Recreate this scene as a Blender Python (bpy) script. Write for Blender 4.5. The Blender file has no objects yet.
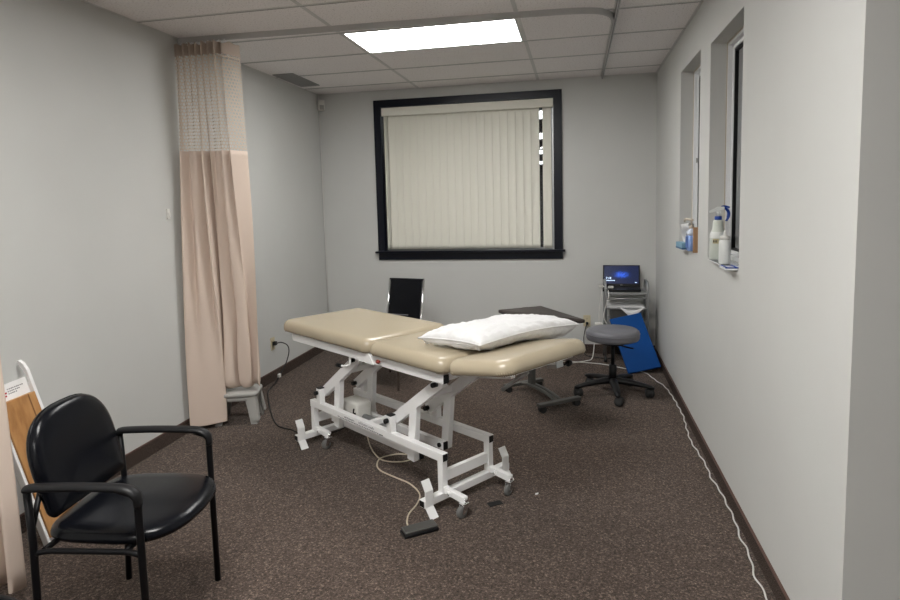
import bpy, bmesh, math, random
from mathutils import Vector, Matrix, noise
random.seed(7)
S = bpy.context.scene
COL = S.collection
PI = math.pi

# ------------------------------------------------------------------ materials
def mat(name, col, rough=.5, metal=0., spec=.5, bump=None, coat=0., emit=None, trans=0., sheen=0.):
    m = bpy.data.materials.new(name); m.use_nodes = True
    nt = m.node_tree; b = nt.nodes['Principled BSDF']
    b.inputs['Base Color'].default_value = (*col, 1)
    b.inputs['Roughness'].default_value = rough
    b.inputs['Metallic'].default_value = metal
    b.inputs['Specular IOR Level'].default_value = spec
    b.inputs['Coat Weight'].default_value = coat
    b.inputs['Transmission Weight'].default_value = trans
    b.inputs['Sheen Weight'].default_value = sheen
    if emit:
        b.inputs['Emission Color'].default_value = (*emit[0], 1); b.inputs['Emission Strength'].default_value = emit[1]
    if bump:
        sc, st, di = bump
        tc = nt.nodes.new('ShaderNodeTexCoord'); n = nt.nodes.new('ShaderNodeTexNoise'); n.inputs['Scale'].default_value = sc
        n.inputs['Detail'].default_value = 3
        bp = nt.nodes.new('ShaderNodeBump'); bp.inputs['Strength'].default_value = st; bp.inputs['Distance'].default_value = di
        nt.links.new(tc.outputs['Object'], n.inputs['Vector']); nt.links.new(n.outputs['Fac'], bp.inputs['Height'])
        nt.links.new(bp.outputs['Normal'], b.inputs['Normal'])
    return m

def noise_color(m, scale, stops, detail=2., stretch=(1, 1, 1), rough=.5, coord='Object'):
    nt = m.node_tree; b = nt.nodes['Principled BSDF']
    tc = nt.nodes.new('ShaderNodeTexCoord'); mp = nt.nodes.new('ShaderNodeMapping'); mp.inputs['Scale'].default_value = stretch
    n = nt.nodes.new('ShaderNodeTexNoise'); n.inputs['Scale'].default_value = scale; n.inputs['Detail'].default_value = detail
    n.inputs['Roughness'].default_value = rough
    r = nt.nodes.new('ShaderNodeValToRGB')
    while len(r.color_ramp.elements) < len(stops): r.color_ramp.elements.new(.5)
    for e, (p, c) in zip(r.color_ramp.elements, stops): e.position = p; e.color = (*c, 1)
    nt.links.new(tc.outputs[coord], mp.inputs['Vector']); nt.links.new(mp.outputs['Vector'], n.inputs['Vector'])
    nt.links.new(n.outputs['Fac'], r.inputs['Fac']); nt.links.new(r.outputs['Color'], b.inputs['Base Color'])
    return m

WALLC = (.60, .605, .58)
M = {}
M['wall'] = mat('wall_paint', WALLC, .62, spec=.3, bump=(60, .06, .004))
noise_color(M['wall'], 1.3, [(.3, (.60, .603, .585)), (.7, (.635, .638, .62))], detail=5)
M['ceil'] = mat('acoustic_tile', (.6, .58, .56), .9, spec=.1, bump=(160, .35, .004))
noise_color(M['ceil'], 95, [(.30, (.56, .53, .52)), (.40, (.88, .845, .84)), (.75, (.91, .88, .875))], detail=2)
M['tbar'] = mat('ceiling_grid_paint', (.62, .61, .60), .5)
M['tbar_dark'] = mat('ceiling_grid_shadow_gap', (.22, .22, .22), .7)
M['carpet'] = mat('brown_carpet', (.06, .045, .038), .95, spec=.1, bump=(300, .8, .01), sheen=.1)
noise_color(M['carpet'], 105, [(.33, (.009, .006, .0045)), (.46, (.068, .047, .037)), (.58, (.142, .102, .081)), (.68, (.47, .36, .29))], detail=4, rough=.8)
M['base'] = mat('carpet_baseboard', (.05, .038, .032), .95, spec=.1, bump=(300, .6, .006))
noise_color(M['base'], 170, [(.32, (.022, .016, .014)), (.55, (.080, .060, .051)), (.75, (.22, .17, .145))], detail=3, stretch=(1, 1, 2))
M['base_trim'] = mat('baseboard_trim_strip', (.09, .045, .035), .6)
M['white'] = mat('white_powder_coat', (.90, .90, .90), .33, spec=.5)
M['beige'] = mat('beige_vinyl', (.445, .38, .275), .24, spec=.6, bump=(450, .05, .002))
M['blackvinyl'] = mat('black_vinyl', (.0035, .004, .006), .25, spec=.24, bump=(380, .04, .001))
M['blackmetal'] = mat('black_metal', (.004, .004, .005), .42, spec=.25)
M['black'] = mat('black_plastic', (.006, .006, .007), .45, spec=.3)
M['blackwood'] = mat('black_window_casing', (.004, .0055, .012), .28, spec=.3)
M['rubber'] = mat('dark_rubber', (.02, .02, .02), .7)
M['greyrub'] = mat('grey_wheel_rubber', (.16, .16, .155), .55)
M['chrome'] = mat('chrome', (.75, .75, .76), .16, metal=1)
M['silver'] = mat('silver_tube', (.42, .43, .44), .33, metal=.8)
M['alum'] = mat('aluminium_track', (.52, .515, .51), .5, metal=.1)
M['pillow'] = mat('pillow_fabric', (.76, .76, .765), .85, spec=.15, bump=(13, .55, .02))
M['fabric'] = mat('beige_curtain_fabric', (.70, .575, .49), .85, spec=.12, bump=(240, .2, .002))
M['fabricdark'] = mat('curtain_header_fabric', (.52, .43, .365), .85, spec=.12)
M['greyvinyl'] = mat('grey_vinyl', (.150, .150, .168), .42, bump=(300, .05, .002))
M['greyplastic'] = mat('grey_plastic', (.40, .395, .375), .5)
M['darksteel'] = mat('dark_grey_steel', (.10, .098, .092), .42, metal=.4)
M['walnut'] = mat('dark_wood_laminate', (.03, .022, .019), .45)
noise_color(M['walnut'], 9, [(.3, (.020, .014, .012)), (.7, (.042, .030, .026))], detail=6, stretch=(1, 14, 1))
M['blue'] = mat('blue_vinyl', (.001, .058, .25), .5, spec=.2, bump=(300, .06, .002))
M['bluep'] = mat('blue_plastic', (.01, .055, .32), .4)
M['wood'] = mat('honey_wood', (.42, .20, .07), .4)
noise_color(M['wood'], 6, [(.25, (.30, .130, .038)), (.5, (.47, .235, .085)), (.75, (.55, .30, .12))], detail=5, stretch=(5, 5, .7))
M['wooddark'] = mat('honey_wood_edge', (.21, .092, .028), .45)
M['offwhite'] = mat('off_white_plastic', (.74, .73, .69), .42)
M['blind'] = mat('cream_blind_vane', (.84, .825, .735), .6, spec=.25, bump=(200, .05, .002))
M['cream'] = mat('cream_outlet_plastic', (.62, .55, .38), .4)
M['pvc'] = mat('white_window_frame', (.78, .79, .80), .3)
M['caulk'] = mat('tan_caulk', (.52, .46, .38), .7)
M['glass'] = mat('window_glass', (.9, .92, .92), .0, trans=1.0)
M['night'] = mat('dark_exterior', (.004, .004, .005), .9)
M['cordwhite'] = mat('white_cable', (.72, .71, .68), .5)
M['cordcream'] = mat('cream_cable', (.62, .54, .42), .5)
M['cordblack'] = mat('black_cable', (.012, .012, .012), .5)
M['paper'] = mat('white_paper', (.78, .78, .78), .8)
M['cardboard'] = mat('brown_cardboard', (.45, .27, .15), .8)
M['tissuebox'] = mat('blue_tissue_box', (.20, .36, .48), .6)
M['tissuedark'] = mat('tissue_box_navy', (.05, .12, .22), .6)
M['sanit'] = mat('blue_sanitizer', (.22, .34, .68), .12, spec=.6)
M['sanitclear'] = mat('clear_bottle_shoulder', (.62, .68, .82), .12)
M['sanitlabel'] = mat('blue_bottle_label', (.07, .16, .46), .45)
M['bottlewhite'] = mat('translucent_white_bottle', (.76, .78, .76), .3)
M['bottleliquid'] = mat('translucent_bottle_liquid', (.60, .64, .58), .28)
M['acrylic'] = mat('clear_acrylic', (.62, .66, .72), .06, trans=.7)
M['label'] = mat('tan_paper_label', (.50, .44, .26), .6)
M['ink'] = mat('dark_ink', (.03, .03, .035), .6)
M['greyink'] = mat('grey_ink', (.28, .28, .30), .6)
M['redink'] = mat('red_ink', (.42, .02, .05), .6)
M['red'] = mat('dark_red_plastic', (.22, .03, .02), .4)
M['vent'] = mat('grey_vent_metal', (.34, .34, .34), .5)
M['ventslot'] = mat('vent_slot', (.20, .20, .20), .6)
M['tube'] = mat('fluorescent_diffuser', (.9, .9, .9), .4, emit=((1., .99, .965), 7.2))
M['tubebright'] = mat('fluorescent_diffuser_boosted', (.9, .9, .9), .4, emit=((1., .985, .95), 12.5))  # same kind of tubes; emission boosted to brighten the near end of the room
M['tube2'] = mat('far_room_light', (.9, .9, .9), .4, emit=((.95, 1., 1.), 1.3))

# net fabric: beige threads round real holes
def net_material():
    m = mat('curtain_net', (.66, .56, .46), .85, spec=.1)
    nt = m.node_tree; b = nt.nodes['Principled BSDF']; out = nt.nodes['Material Output']
    uv = nt.nodes.new('ShaderNodeUVMap'); sep = nt.nodes.new('ShaderNodeSeparateXYZ')
    nt.links.new(uv.outputs['UV'], sep.inputs[0])
    def math_(op, a, bb=None):
        n = nt.nodes.new('ShaderNodeMath'); n.operation = op
        for i, v in enumerate((a, bb)):
            if v is None: continue
            if isinstance(v, (int, float)): n.inputs[i].default_value = v
            else: nt.links.new(v, n.inputs[i])
        return n.outputs[0]
    row = math_('MULTIPLY', sep.outputs[1], 1 / .0225)
    half = math_('MULTIPLY', math_('FLOOR', math_('MODULO', row, 2.)), .5)
    cx = math_('SUBTRACT', math_('FRACT', math_('ADD', math_('MULTIPLY', sep.outputs[0], 1 / .0225), half)), .5)
    cy = math_('SUBTRACT', math_('FRACT', row), .5)
    d = math_('SQRT', math_('ADD', math_('MULTIPLY', cx, cx), math_('MULTIPLY', cy, cy)))
    hole = math_('LESS_THAN', d, .40)
    tr = nt.nodes.new('ShaderNodeBsdfTransparent'); mx = nt.nodes.new('ShaderNodeMixShader')
    nt.links.new(hole, mx.inputs[0]); nt.links.new(b.outputs[0], mx.inputs[1]); nt.links.new(tr.outputs[0], mx.inputs[2])
    nt.links.new(mx.outputs[0], out.inputs['Surface'])
    return m
M['net'] = net_material()

def screen_material():
    m = mat('laptop_screen', (.003, .004, .01), .2)
    nt = m.node_tree; b = nt.nodes['Principled BSDF']
    tc = nt.nodes.new('ShaderNodeTexCoord'); mp = nt.nodes.new('ShaderNodeMapping')
    mp.inputs['Location'].default_value = (0, 0, -.02); mp.inputs['Scale'].default_value = (9, 1, 20)
    g = nt.nodes.new('ShaderNodeTexGradient'); g.gradient_type = 'SPHERICAL'
    n = nt.nodes.new('ShaderNodeTexNoise'); n.inputs['Scale'].default_value = 22; n.inputs['Distortion'].default_value = 2.5
    mul = nt.nodes.new('ShaderNodeMath'); mul.operation = 'MULTIPLY'
    r = nt.nodes.new('ShaderNodeValToRGB')
    r.color_ramp.elements[0].color = (.004, .010, .045, 1); r.color_ramp.elements[1].color = (.04, .16, 1., 1); r.color_ramp.elements[1].position = .55
    e = r.color_ramp.elements.new(.16); e.color = (.004, .018, .10, 1)
    nt.links.new(tc.outputs['Object'], mp.inputs['Vector']); nt.links.new(mp.outputs['Vector'], g.inputs['Vector'])
    nt.links.new(tc.outputs['Object'], n.inputs['Vector'])
    nt.links.new(g.outputs['Fac'], mul.inputs[0]); nt.links.new(n.outputs['Fac'], mul.inputs[1])
    nt.links.new(mul.outputs[0], r.inputs['Fac']); nt.links.new(r.outputs['Color'], b.inputs['Emission Color'])
    b.inputs['Emission Strength'].default_value = .42
    return m
M['screen'] = screen_material()
M['screenwhite'] = mat('screen_text', (.5, .6, .8), .4, emit=((.6, .8, 1.), .6))

# ------------------------------------------------------------------ geometry helpers
def fillet(pts, r, n=5):
    """round the inner corners of a polyline"""
    pts = [Vector(p) for p in pts]; out = [pts[0]]
    for i in range(1, len(pts) - 1):
        a, p, c = pts[i - 1], pts[i], pts[i + 1]
        u, v = (a - p), (c - p); k = min(r, u.length * .48, v.length * .48)
        q0, q1 = p + u.normalized() * k, p + v.normalized() * k
        for j in range(n + 1):
            t = j / n; out.append(q0.lerp(p, t).lerp(p.lerp(q1, t), t))
    out.append(pts[-1]); return out

def spline(pts, n=6):
    """Catmull-Rom through the points"""
    P = [Vector(p) for p in pts]; P = [2 * P[0] - P[1]] + P + [2 * P[-1] - P[-2]]; out = []
    for i in range(1, len(P) - 2):
        p0, p1, p2, p3 = P[i - 1:i + 3]
        for j in range(n):
            t = j / n
            out.append(.5 * ((2 * p1) + (p2 - p0) * t + (2 * p0 - 5 * p1 + 4 * p2 - p3) * t * t + (3 * p1 - p0 - 3 * p2 + p3) * t ** 3))
    out.append(P[-2]); return out

class MB:
    """collects shapes in a local frame xf, builds ONE mesh object"""
    def __init__(s, xf=None): s.bm = bmesh.new(); s.xf = xf or Matrix()
    def v(s, p): return s.bm.verts.new(s.xf @ Vector(p))
    def face(s, vs, sm=False):
        try: f = s.bm.faces.new(vs); f.smooth = sm; return f
        except ValueError: return None
    def box(s, lo, hi, bev=0., rot=None, seg=2):
        lo, hi = Vector(lo), Vector(hi); c = (lo + hi) / 2; d = hi - lo
        m = s.xf @ Matrix.Translation(c) @ (rot or Matrix()) @ Matrix.Diagonal((*d, 1))
        r = bmesh.ops.create_cube(s.bm, size=1, matrix=m)
        if bev:
            es = list({e for v in r['verts'] for e in v.link_edges})
            q = bmesh.ops.bevel(s.bm, geom=es, offset=bev, segments=seg, profile=.5, affect='EDGES', clamp_overlap=True)
            for f in q['faces']: f.smooth = True
        return s
    def bar(s, p, q, w, h, up=(0, 0, 1), bev=.003):
        """rectangular tube p->q, w across, h along up"""
        p, q = Vector(p), Vector(q); x = (q - p); L = x.length; x.normalize()
        y = Vector(up).cross(x).normalized(); z = x.cross(y)
        R = Matrix((x, y, z)).transposed().to_4x4()
        keep = s.xf; s.xf = keep @ Matrix.Translation((p + q) / 2) @ R
        s.box((-L / 2, -w / 2, -h / 2), (L / 2, w / 2, h / 2), bev); s.xf = keep
        return s
    def tube(s, pts, r, n=8, caps=True, flat=None):
        pts = [Vector(p) for p in pts]; rings = []
        rs = r if isinstance(r, (list, tuple)) else [r] * len(pts)
        t = (pts[1] - pts[0]).normalized(); ref = Vector((0, 0, 1)) if abs(t.z) < .9 else Vector((1, 0, 0))
        nrm = (ref - t * ref.dot(t)).normalized()
        for i, p in enumerate(pts):
            a = pts[max(0, i - 1)]; b = pts[min(len(pts) - 1, i + 1)]
            if (b - a).length < 1e-9: continue
            t = (b - a).normalized(); nn = nrm - t * nrm.dot(t)
            if nn.length > 1e-6: nrm = nn.normalized()
            bi = t.cross(nrm)
            fx, fy = flat or (1, 1)
            rings.append([s.v(p + (nrm * math.cos(2 * PI * k / n) * fx + bi * math.sin(2 * PI * k / n) * fy) * rs[i]) for k in range(n)])
        for A, B in zip(rings, rings[1:]):
            for k in range(n): s.face([A[k], A[(k + 1) % n], B[(k + 1) % n], B[k]], True)
        if caps: s.face(rings[0][::-1]); s.face(rings[-1])
        return s
    def cyl(s, p, q, r, n=16): return s.tube([p, q], r, n)
    def lathe(s, prof, c=(0, 0, 0), n=24, axis='Z', cap=True):
        """prof: [(radius, height)...]"""
        rings = []
        for (r, h) in prof:
            ring = []
            for k in range(n):
                a = 2 * PI * k / n; x, y = r * math.cos(a), r * math.sin(a)
                p = {'Z': (x, y, h), 'X': (h, x, y), 'Y': (y, h, x)}[axis]
                ring.append(s.v(Vector(c) + Vector(p)))
            rings.append(ring)
        for A, B in zip(rings, rings[1:]):
            for k in range(n): s.face([A[k], A[(k + 1) % n], B[(k + 1) % n], B[k]], True)
        if cap: s.face(rings[0][::-1]); s.face(rings[-1])
        return s
    def pad(s, outline, layers, dome=0., lim=.04):
        """stack of scaled outlines: layers = [(inset, z)], bottom to top; outline in local xy"""
        O = [Vector((x, y)) for x, y in outline]; n = len(O); rings = []
        area = sum(O[i].x * O[(i + 1) % n].y - O[(i + 1) % n].x * O[i].y for i in range(n))
        sg = 1 if area > 0 else -1
        N = []
        for i in range(n):
            t = (O[(i + 1) % n] - O[i - 1]).normalized(); N.append(Vector((-t.y, t.x)) * sg)
        cen = sum(O, Vector((0, 0))) / n; rad = min((p - cen).length for p in O)
        for ins, z in layers:
            a = min(ins, lim); k = 1 - max(0., ins - lim) / rad
            rings.append([s.v((cen.x + (O[i].x + N[i].x * a - cen.x) * k, cen.y + (O[i].y + N[i].y * a - cen.y) * k, z)) for i in range(n)])
        for A, B in zip(rings, rings[1:]):
            for k in range(n):
                q = [A[k], A[(k + 1) % n], B[(k + 1) % n], B[k]]; s.face(q if sg > 0 else q[::-1], True)
        c0 = sum(O, Vector((0, 0))) / n
        for ring, z, flip in ((rings[0], layers[0][1], True), (rings[-1], layers[-1][1] + dome, False)):
            c = s.v((c0.x, c0.y, z))
            for k in range(n):
                q = [ring[k], ring[(k + 1) % n], c]; s.face(q[::-1] if (flip == (sg > 0)) else q, True)
        return s
    def prism(s, poly, lo, hi, axis='Y', bev=0.):
        """extrude a polygon: axis Y -> poly in (x,z); X -> (y,z); Z -> (x,y)"""
        def P(a, b, h): return {'Y': (a, h, b), 'X': (h, a, b), 'Z': (a, b, h)}[axis]
        A = [s.v(P(a, b, lo)) for a, b in poly]; B = [s.v(P(a, b, hi)) for a, b in poly]; n = len(poly)
        fs = [s.face(A), s.face(B[::-1])] + [s.face([A[k], B[k], B[(k + 1) % n], A[(k + 1) % n]]) for k in range(n)]
        if bev:
            es = list({e for f in fs if f for e in f.edges})
            q = bmesh.ops.bevel(s.bm, geom=es, offset=bev, segments=2, profile=.5, affect='EDGES')
        return s
    def sheet(s, nu, nv, fn, uv=None, double=False):
        L = s.bm.loops.layers.uv.verify() if uv else None
        g = [[s.v(fn(i / nu, j / nv)) for j in range(nv + 1)] for i in range(nu + 1)]
        for i in range(nu):
            for j in range(nv):
                f = s.face([g[i][j], g[i + 1][j], g[i + 1][j + 1], g[i][j + 1]], True)
                if uv and f:
                    for lp, (a, b) in zip(f.loops, ((i, j), (i + 1, j), (i + 1, j + 1), (i, j + 1))): lp[L].uv = uv(a / nu, b / nv)
        return s
    def build(s, name, m, parent=None, normals=True):
        if normals: bmesh.ops.recalc_face_normals(s.bm, faces=s.bm.faces[:])
        me = bpy.data.meshes.new(name)
        if parent is not None:
            s.bm.transform(world_of(parent).inverted())
        else:
            c = Vector((0, 0, 0)); lo = [1e9] * 3; hi = [-1e9] * 3
            for v in s.bm.verts:
                for k in range(3): lo[k] = min(lo[k], v.co[k]); hi[k] = max(hi[k], v.co[k])
            c = Vector(((lo[0] + hi[0]) / 2, (lo[1] + hi[1]) / 2, lo[2])); s.bm.transform(Matrix.Translation(-c))
        s.bm.to_mesh(me); s.bm.free()
        me.materials.append(M[m] if isinstance(m, str) else m)
        o = bpy.data.objects.new(name, me); COL.objects.link(o)
        if parent is not None: o.parent = parent
        else: o.location = c
        return o

def world_of(o):
    m = Matrix.LocRotScale(o.location, o.rotation_euler, o.scale)
    return world_of(o.parent) @ m if o.parent else m
def tag(o, label, cat, group=None):
    o['label'] = label; o['category'] = cat
    if group: o['group'] = group
    return o
def thing(name, label, cat, loc, group=None):
    o = bpy.data.objects.new(name, None); o.empty_display_size = .05; COL.objects.link(o); o.location = loc
    return tag(o, label, cat, group)
def struct(name, mb, m):
    o = mb.build(name, m); o['kind'] = 'structure'; return o
def frame(loc, ang): return Matrix.Translation(loc) @ Matrix.Rotation(ang, 4, 'Z')
def superellipse(a, b, p=4, n=48, c=(0, 0)):
    out = []
    for k in range(n):
        t = 2 * PI * k / n; x, y = math.cos(t), math.sin(t)
        out.append((c[0] + a * math.copysign(abs(x) ** (2 / p), x), c[1] + b * math.copysign(abs(y) ** (2 / p), y)))
    return out
def rrect(x0, x1, y0, y1, r, n=6):
    out = []
    for cx, cy, a0 in ((x1 - r, y1 - r, 0), (x0 + r, y1 - r, 90), (x0 + r, y0 + r, 180), (x1 - r, y0 + r, 270)):
        for k in range(n + 1):
            a = math.radians(a0 + 90 * k / n); out.append((cx + r * math.cos(a), cy + r * math.sin(a)))
    return out

# ------------------------------------------------------------------ the room
W, H, YN, YE, XE = 3.455, 2.745, -4.40, -9.6, 7.0
def boxes(L, bev=0):
    b = MB()
    for lo, hi in L: b.box(lo, hi, bev)
    return b
struct('floor', boxes([((-.12, YE - .12, -.1), (XE + .12, .15, 0))]), 'carpet')
struct('ceiling', boxes([((-.12, YE - .12, H), (XE + .12, .15, H + .1))]), 'ceil')
struct('wall_left', boxes([((-.12, YE - .12, 0), (0, .15, H))]), 'wall')
wx0, wx1, wz0, wz1 = .69, 2.485, 1.045, 2.575
struct('wall_back', boxes([((0, 0, 0), (wx0, .15, H)), ((wx1, 0, 0), (W + .2, .15, H)), ((wx0, 0, 0), (wx1, .15, wz0)), ((wx0, 0, wz1), (wx1, .15, H))]), 'wall')
# right wall with two recessed casement openings
WIN = [(-2.12, -1.385, 1.200, 2.475), (-3.14, -2.42, 1.205, 2.435)]
L = [((W, -1.385, 0), (W + .2, 0, H)), ((W, -2.42, 0), (W + .2, -2.12, H)), ((W, YN, 0), (W + .2, -3.14, H))]
for y0, y1, z0, z1 in WIN: L += [((W, y0, 0), (W + .2, y1, z0)), ((W, y0, z1), (W + .2, y1, H))]
struct('wall_right', boxes(L), 'wall')
struct('wall_return', boxes([((W + .2, YN, 0), (XE, YN + .15, H))]), 'wall')
struct('wall_far_right', boxes([((XE, YE, 0), (XE + .12, YN + .15, H))]), 'wall')
struct('wall_front', boxes([((0, YE - .12, 0), (XE, YE, H))]), 'wall')
# carpet cove base with a thin trim strip on top
BBH = .088
struct('baseboard_left', boxes([((0, YE, 0), (.010, 0, BBH))]), 'base')
struct('baseboard_back', boxes([((.01, -.010, 0), (W, 0, BBH))]), 'base')
struct('baseboard_right', boxes([((W - .010, YN - .01, 0), (W, -.01, BBH - .012))]), 'base')
struct('trim_1', boxes([((0, YE, BBH), (.011, 0, BBH + .006))]), 'base_trim')
struct('trim_2', boxes([((.011, -.011, BBH), (W, 0, BBH + .006))]), 'base_trim')
struct('trim_3', boxes([((W - .011, YN - .011, BBH - .012), (W, -.011, BBH - .006))]), 'base_trim')
# suspended ceiling grid: main bars along the room, cross bars every 0.61 m
bars = [1.110, 2.330]
rows = [-.357 - .61 * k for k in range(16)]
g = MB()
for x in bars + [2.94]: g.box((x - .013, YE, H - .0025), (x + .013, 0, H))
struct('trim_4', g, 'tbar')
g = MB()
for y in rows: g.box((0, y - .009, H - .002), (W if y > YN else XE, y + .009, H))
for x in (4.16, 5.38, 6.6): g.box((x - .012, YE, H - .0025), (x + .012, YN, H))
struct('trim_5', g, 'tbar')
g = MB()
for y in rows: g.box((0, y + .0075, H - .004), (W if y > YN else XE, y + .0105, H - .002))
struct('trim_6', g, 'tbar_dark')
g = MB()
g.box((0, -.018, H - .003), (W, 0, H)).box((W - .016, YN, H - .003), (W, 0, H)).box((0, YE, H - .003), (.012, 0, H))
struct('trim_7', g, 'tbar')

# ------------------------------------------------------------------ ceiling lights
def ceiling_light(x0, y0, label, lamp='tubebright'):
    t = thing('ceiling_light', label, 'ceiling light', (x0 + .595, y0 + .305, H), 'recessed ceiling light panels')
    x1, y1 = x0 + 1.19, y0 + .58
    f = MB()
    for lo, hi in (((x0, y0, H - .006), (x1, y0 + .012, H)), ((x0, y1 - .012, H - .006), (x1, y1, H)), ((x0, y0 + .012, H - .006), (x0 + .012, y1 - .012, H)), ((x1 - .012, y0 + .012, H - .006), (x1, y1 - .012, H))): f.box(lo, hi)
    f.build('frame', 'pvc', t)
    MB().box((x0 + .012, y0 + .012, H - .004), (x1 - .012, y1 - .012, H - .0005)).build('diffuser', lamp, t)
ceiling_light(1.125, -2.172, 'bright recessed light panel in the ceiling in front of the window', 'tube')
ceiling_light(1.125, -5.222, 'recessed light panel in the ceiling outside the frame, just behind the black armchair')
ceiling_light(1.125, -8.272, 'recessed light panel in the ceiling outside the frame, in the left rear')

v = thing('ceiling_vent', 'grey slatted air vent in the ceiling near the left back corner', 'vent', (.145, -.80, H))
f = MB()
x0, x1, y0, y1 = .04, .235, -1.09, -.50
for lo, hi in (((x0, y0, H - .008), (x1, y0 + .02, H)), ((x0, y1 - .02, H - .008), (x1, y1, H)), ((x0, y0 + .02, H - .008), (x0 + .02, y1 - .02, H)), ((x1 - .02, y0 + .02, H - .008), (x1, y1 - .02, H))): f.box(lo, hi)
f.build('frame', 'vent', v)
MB().box((x0 + .02, y0 + .02, H - .002), (x1 - .02, y1 - .02, H)).build('backing', 'ventslot', v)
f = MB()
for k in range(6): f.box((x0 + .032 + k * .023, y0 + .02, H - .007), (x0 + .046 + k * .023, y1 - .02, H - .002))
f.build('slats', 'vent', v)

# ------------------------------------------------------------------ back window with vertical blind
def bordered(name, x0, x1, z0, z1): pass
wf = thing('window_1', 'black framed window with a closed cream blind on the back wall', 'window', (1.59, 0, .97)); wf['kind'] = 'structure'
c = MB()
def prism_xz(mb, poly, y0, y1): mb.prism(poly, y0, y1, 'Y')
X0, X1, Z0, Z1 = .620, 2.560, 1.055, 2.643
prism_xz(c, [(X0, Z0), (X0 + .075, Z0), (X0 + .075, Z1 - .075), (X0, Z1)], -.022, 0)
prism_xz(c, [(X1, Z0), (X1, Z1), (X1 - .075, Z1 - .075), (X1 - .075, Z0)], -.022, 0)
prism_xz(c, [(X0, Z1), (X0 + .075, Z1 - .075), (X1 - .075, Z1 - .075), (X1, Z1)], -.022, 0)
c.build('casing', 'blackwood', wf)
j = MB()
j.box((wx0, 0, wz0), (wx0 + .01, .12, wz1)).box((wx1 - .01, 0, wz0), (wx1, .12, wz1)).box((wx0, 0, wz1 - .01), (wx1, .12, wz1)).box((wx0, 0, wz0), (wx1, .12, wz0 + .01))
j.build('jamb', 'blackwood', wf)
MB().box((X0 - .025, -.065, 1.043), (X1 + .025, .0, 1.065), .004).build('window_sill', 'blackwood', wf)
MB().box((X0, -.018, .968), (X1 - .0, 0, 1.043), .002).build('apron', 'blackwood', wf)
s_ = MB()
for lo, hi in (((wx0 + .01, .085, wz0 + .01), (wx0 + .035, .11, wz1 - .01)), ((wx1 - .035, .085, wz0 + .01), (wx1 - .01, .11, wz1 - .01)), ((wx0 + .035, .085, wz0 + .01), (wx1 - .035, .11, wz0 + .035)), ((wx0 + .035, .085, wz1 - .035), (wx1 - .035, .11, wz1 - .01))): s_.box(lo, hi)
s_.box((wx1 - .026, .02, wz0 + .01), (wx1 - .010, .085, wz1 - .01)).build('sash', 'silver', wf)
MB().box((wx0 + .03, .095, wz0 + .03), (wx1 - .03, .099, wz1 - .03)).build('glass', 'glass', wf)

bl = thing('vertical_blind', 'closed cream vertical blind inside the black window frame', 'blind', (1.59, .035, wz1 - .02))
MB().box((wx0 + .012, -.012, 2.478), (wx1 - .012, -.004, 2.563), .002).box((wx0 + .012, -.004, 2.545), (wx1 - .012, .055, 2.561)).build('valance', 'blind', bl)
vx = [.80 + k * .0785 for k in range(20)] + [2.410]
for k, x in enumerate(vx):
    a = -.13 + random.uniform(-.03, .03)
    m = MB(frame((x, .032 + (k % 2) * .0, 0), a))
    w = .0445; zt, zb = 2.515, 1.078
    m.sheet(6, 30, lambda u, q: ((u - .5) * 2 * w, .006 * math.cos((u - .5) * PI) - .003, zb + (zt - zb) * q))
    ob = m.build('vane', 'blind', bl)
    sm = ob.modifiers.new('thickness', 'SOLIDIFY'); sm.thickness = .0012
m = MB(frame((.738, .032, 0), 1.25)); m.sheet(6, 30, lambda u, q: ((u - .5) * .085, .006 * math.cos((u - .5) * PI), 1.078 + 1.437 * q))
ob = m.build('vane', 'blind', bl); sm = ob.modifiers.new('thickness', 'SOLIDIFY'); sm.thickness = .0012
MB().box((.722, .0, 1.30), (.735, .012, 1.42), .004).tube([(.728, .006, 1.42), (.728, .006, 2.50)], .0018, 6).build('pull_wand', 'blind', bl)
# the unlit room beyond that window
b = boxes([((-2, .2, -.1), (6, 16.5, 0)), ((-2, .2, 2.79), (6, 16.5, 2.9)), ((-2, 16.5, 0), (6, 16.6, 2.8)), ((-2.1, .2, 0), (-2, 16.5, 2.8)), ((6, .2, 0), (6.1, 16.5, 2.8))])
struct('wall_beyond_window', b, 'night')
for y, lab in ((2.47, 'nearest'), (5.45, 'second nearest'), (9.4, 'third nearest'), (14.0, 'farthest')):
    tag(MB().box((1.1, y, 2.74), (3.0, y + .42 + y * .03, 2.785)).build('ceiling_light', 'tube2'), 'ceiling light glimpsed through the blind gap, %s beyond the glass' % lab, 'ceiling light', 'lights seen through the gap in the blind')

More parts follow.
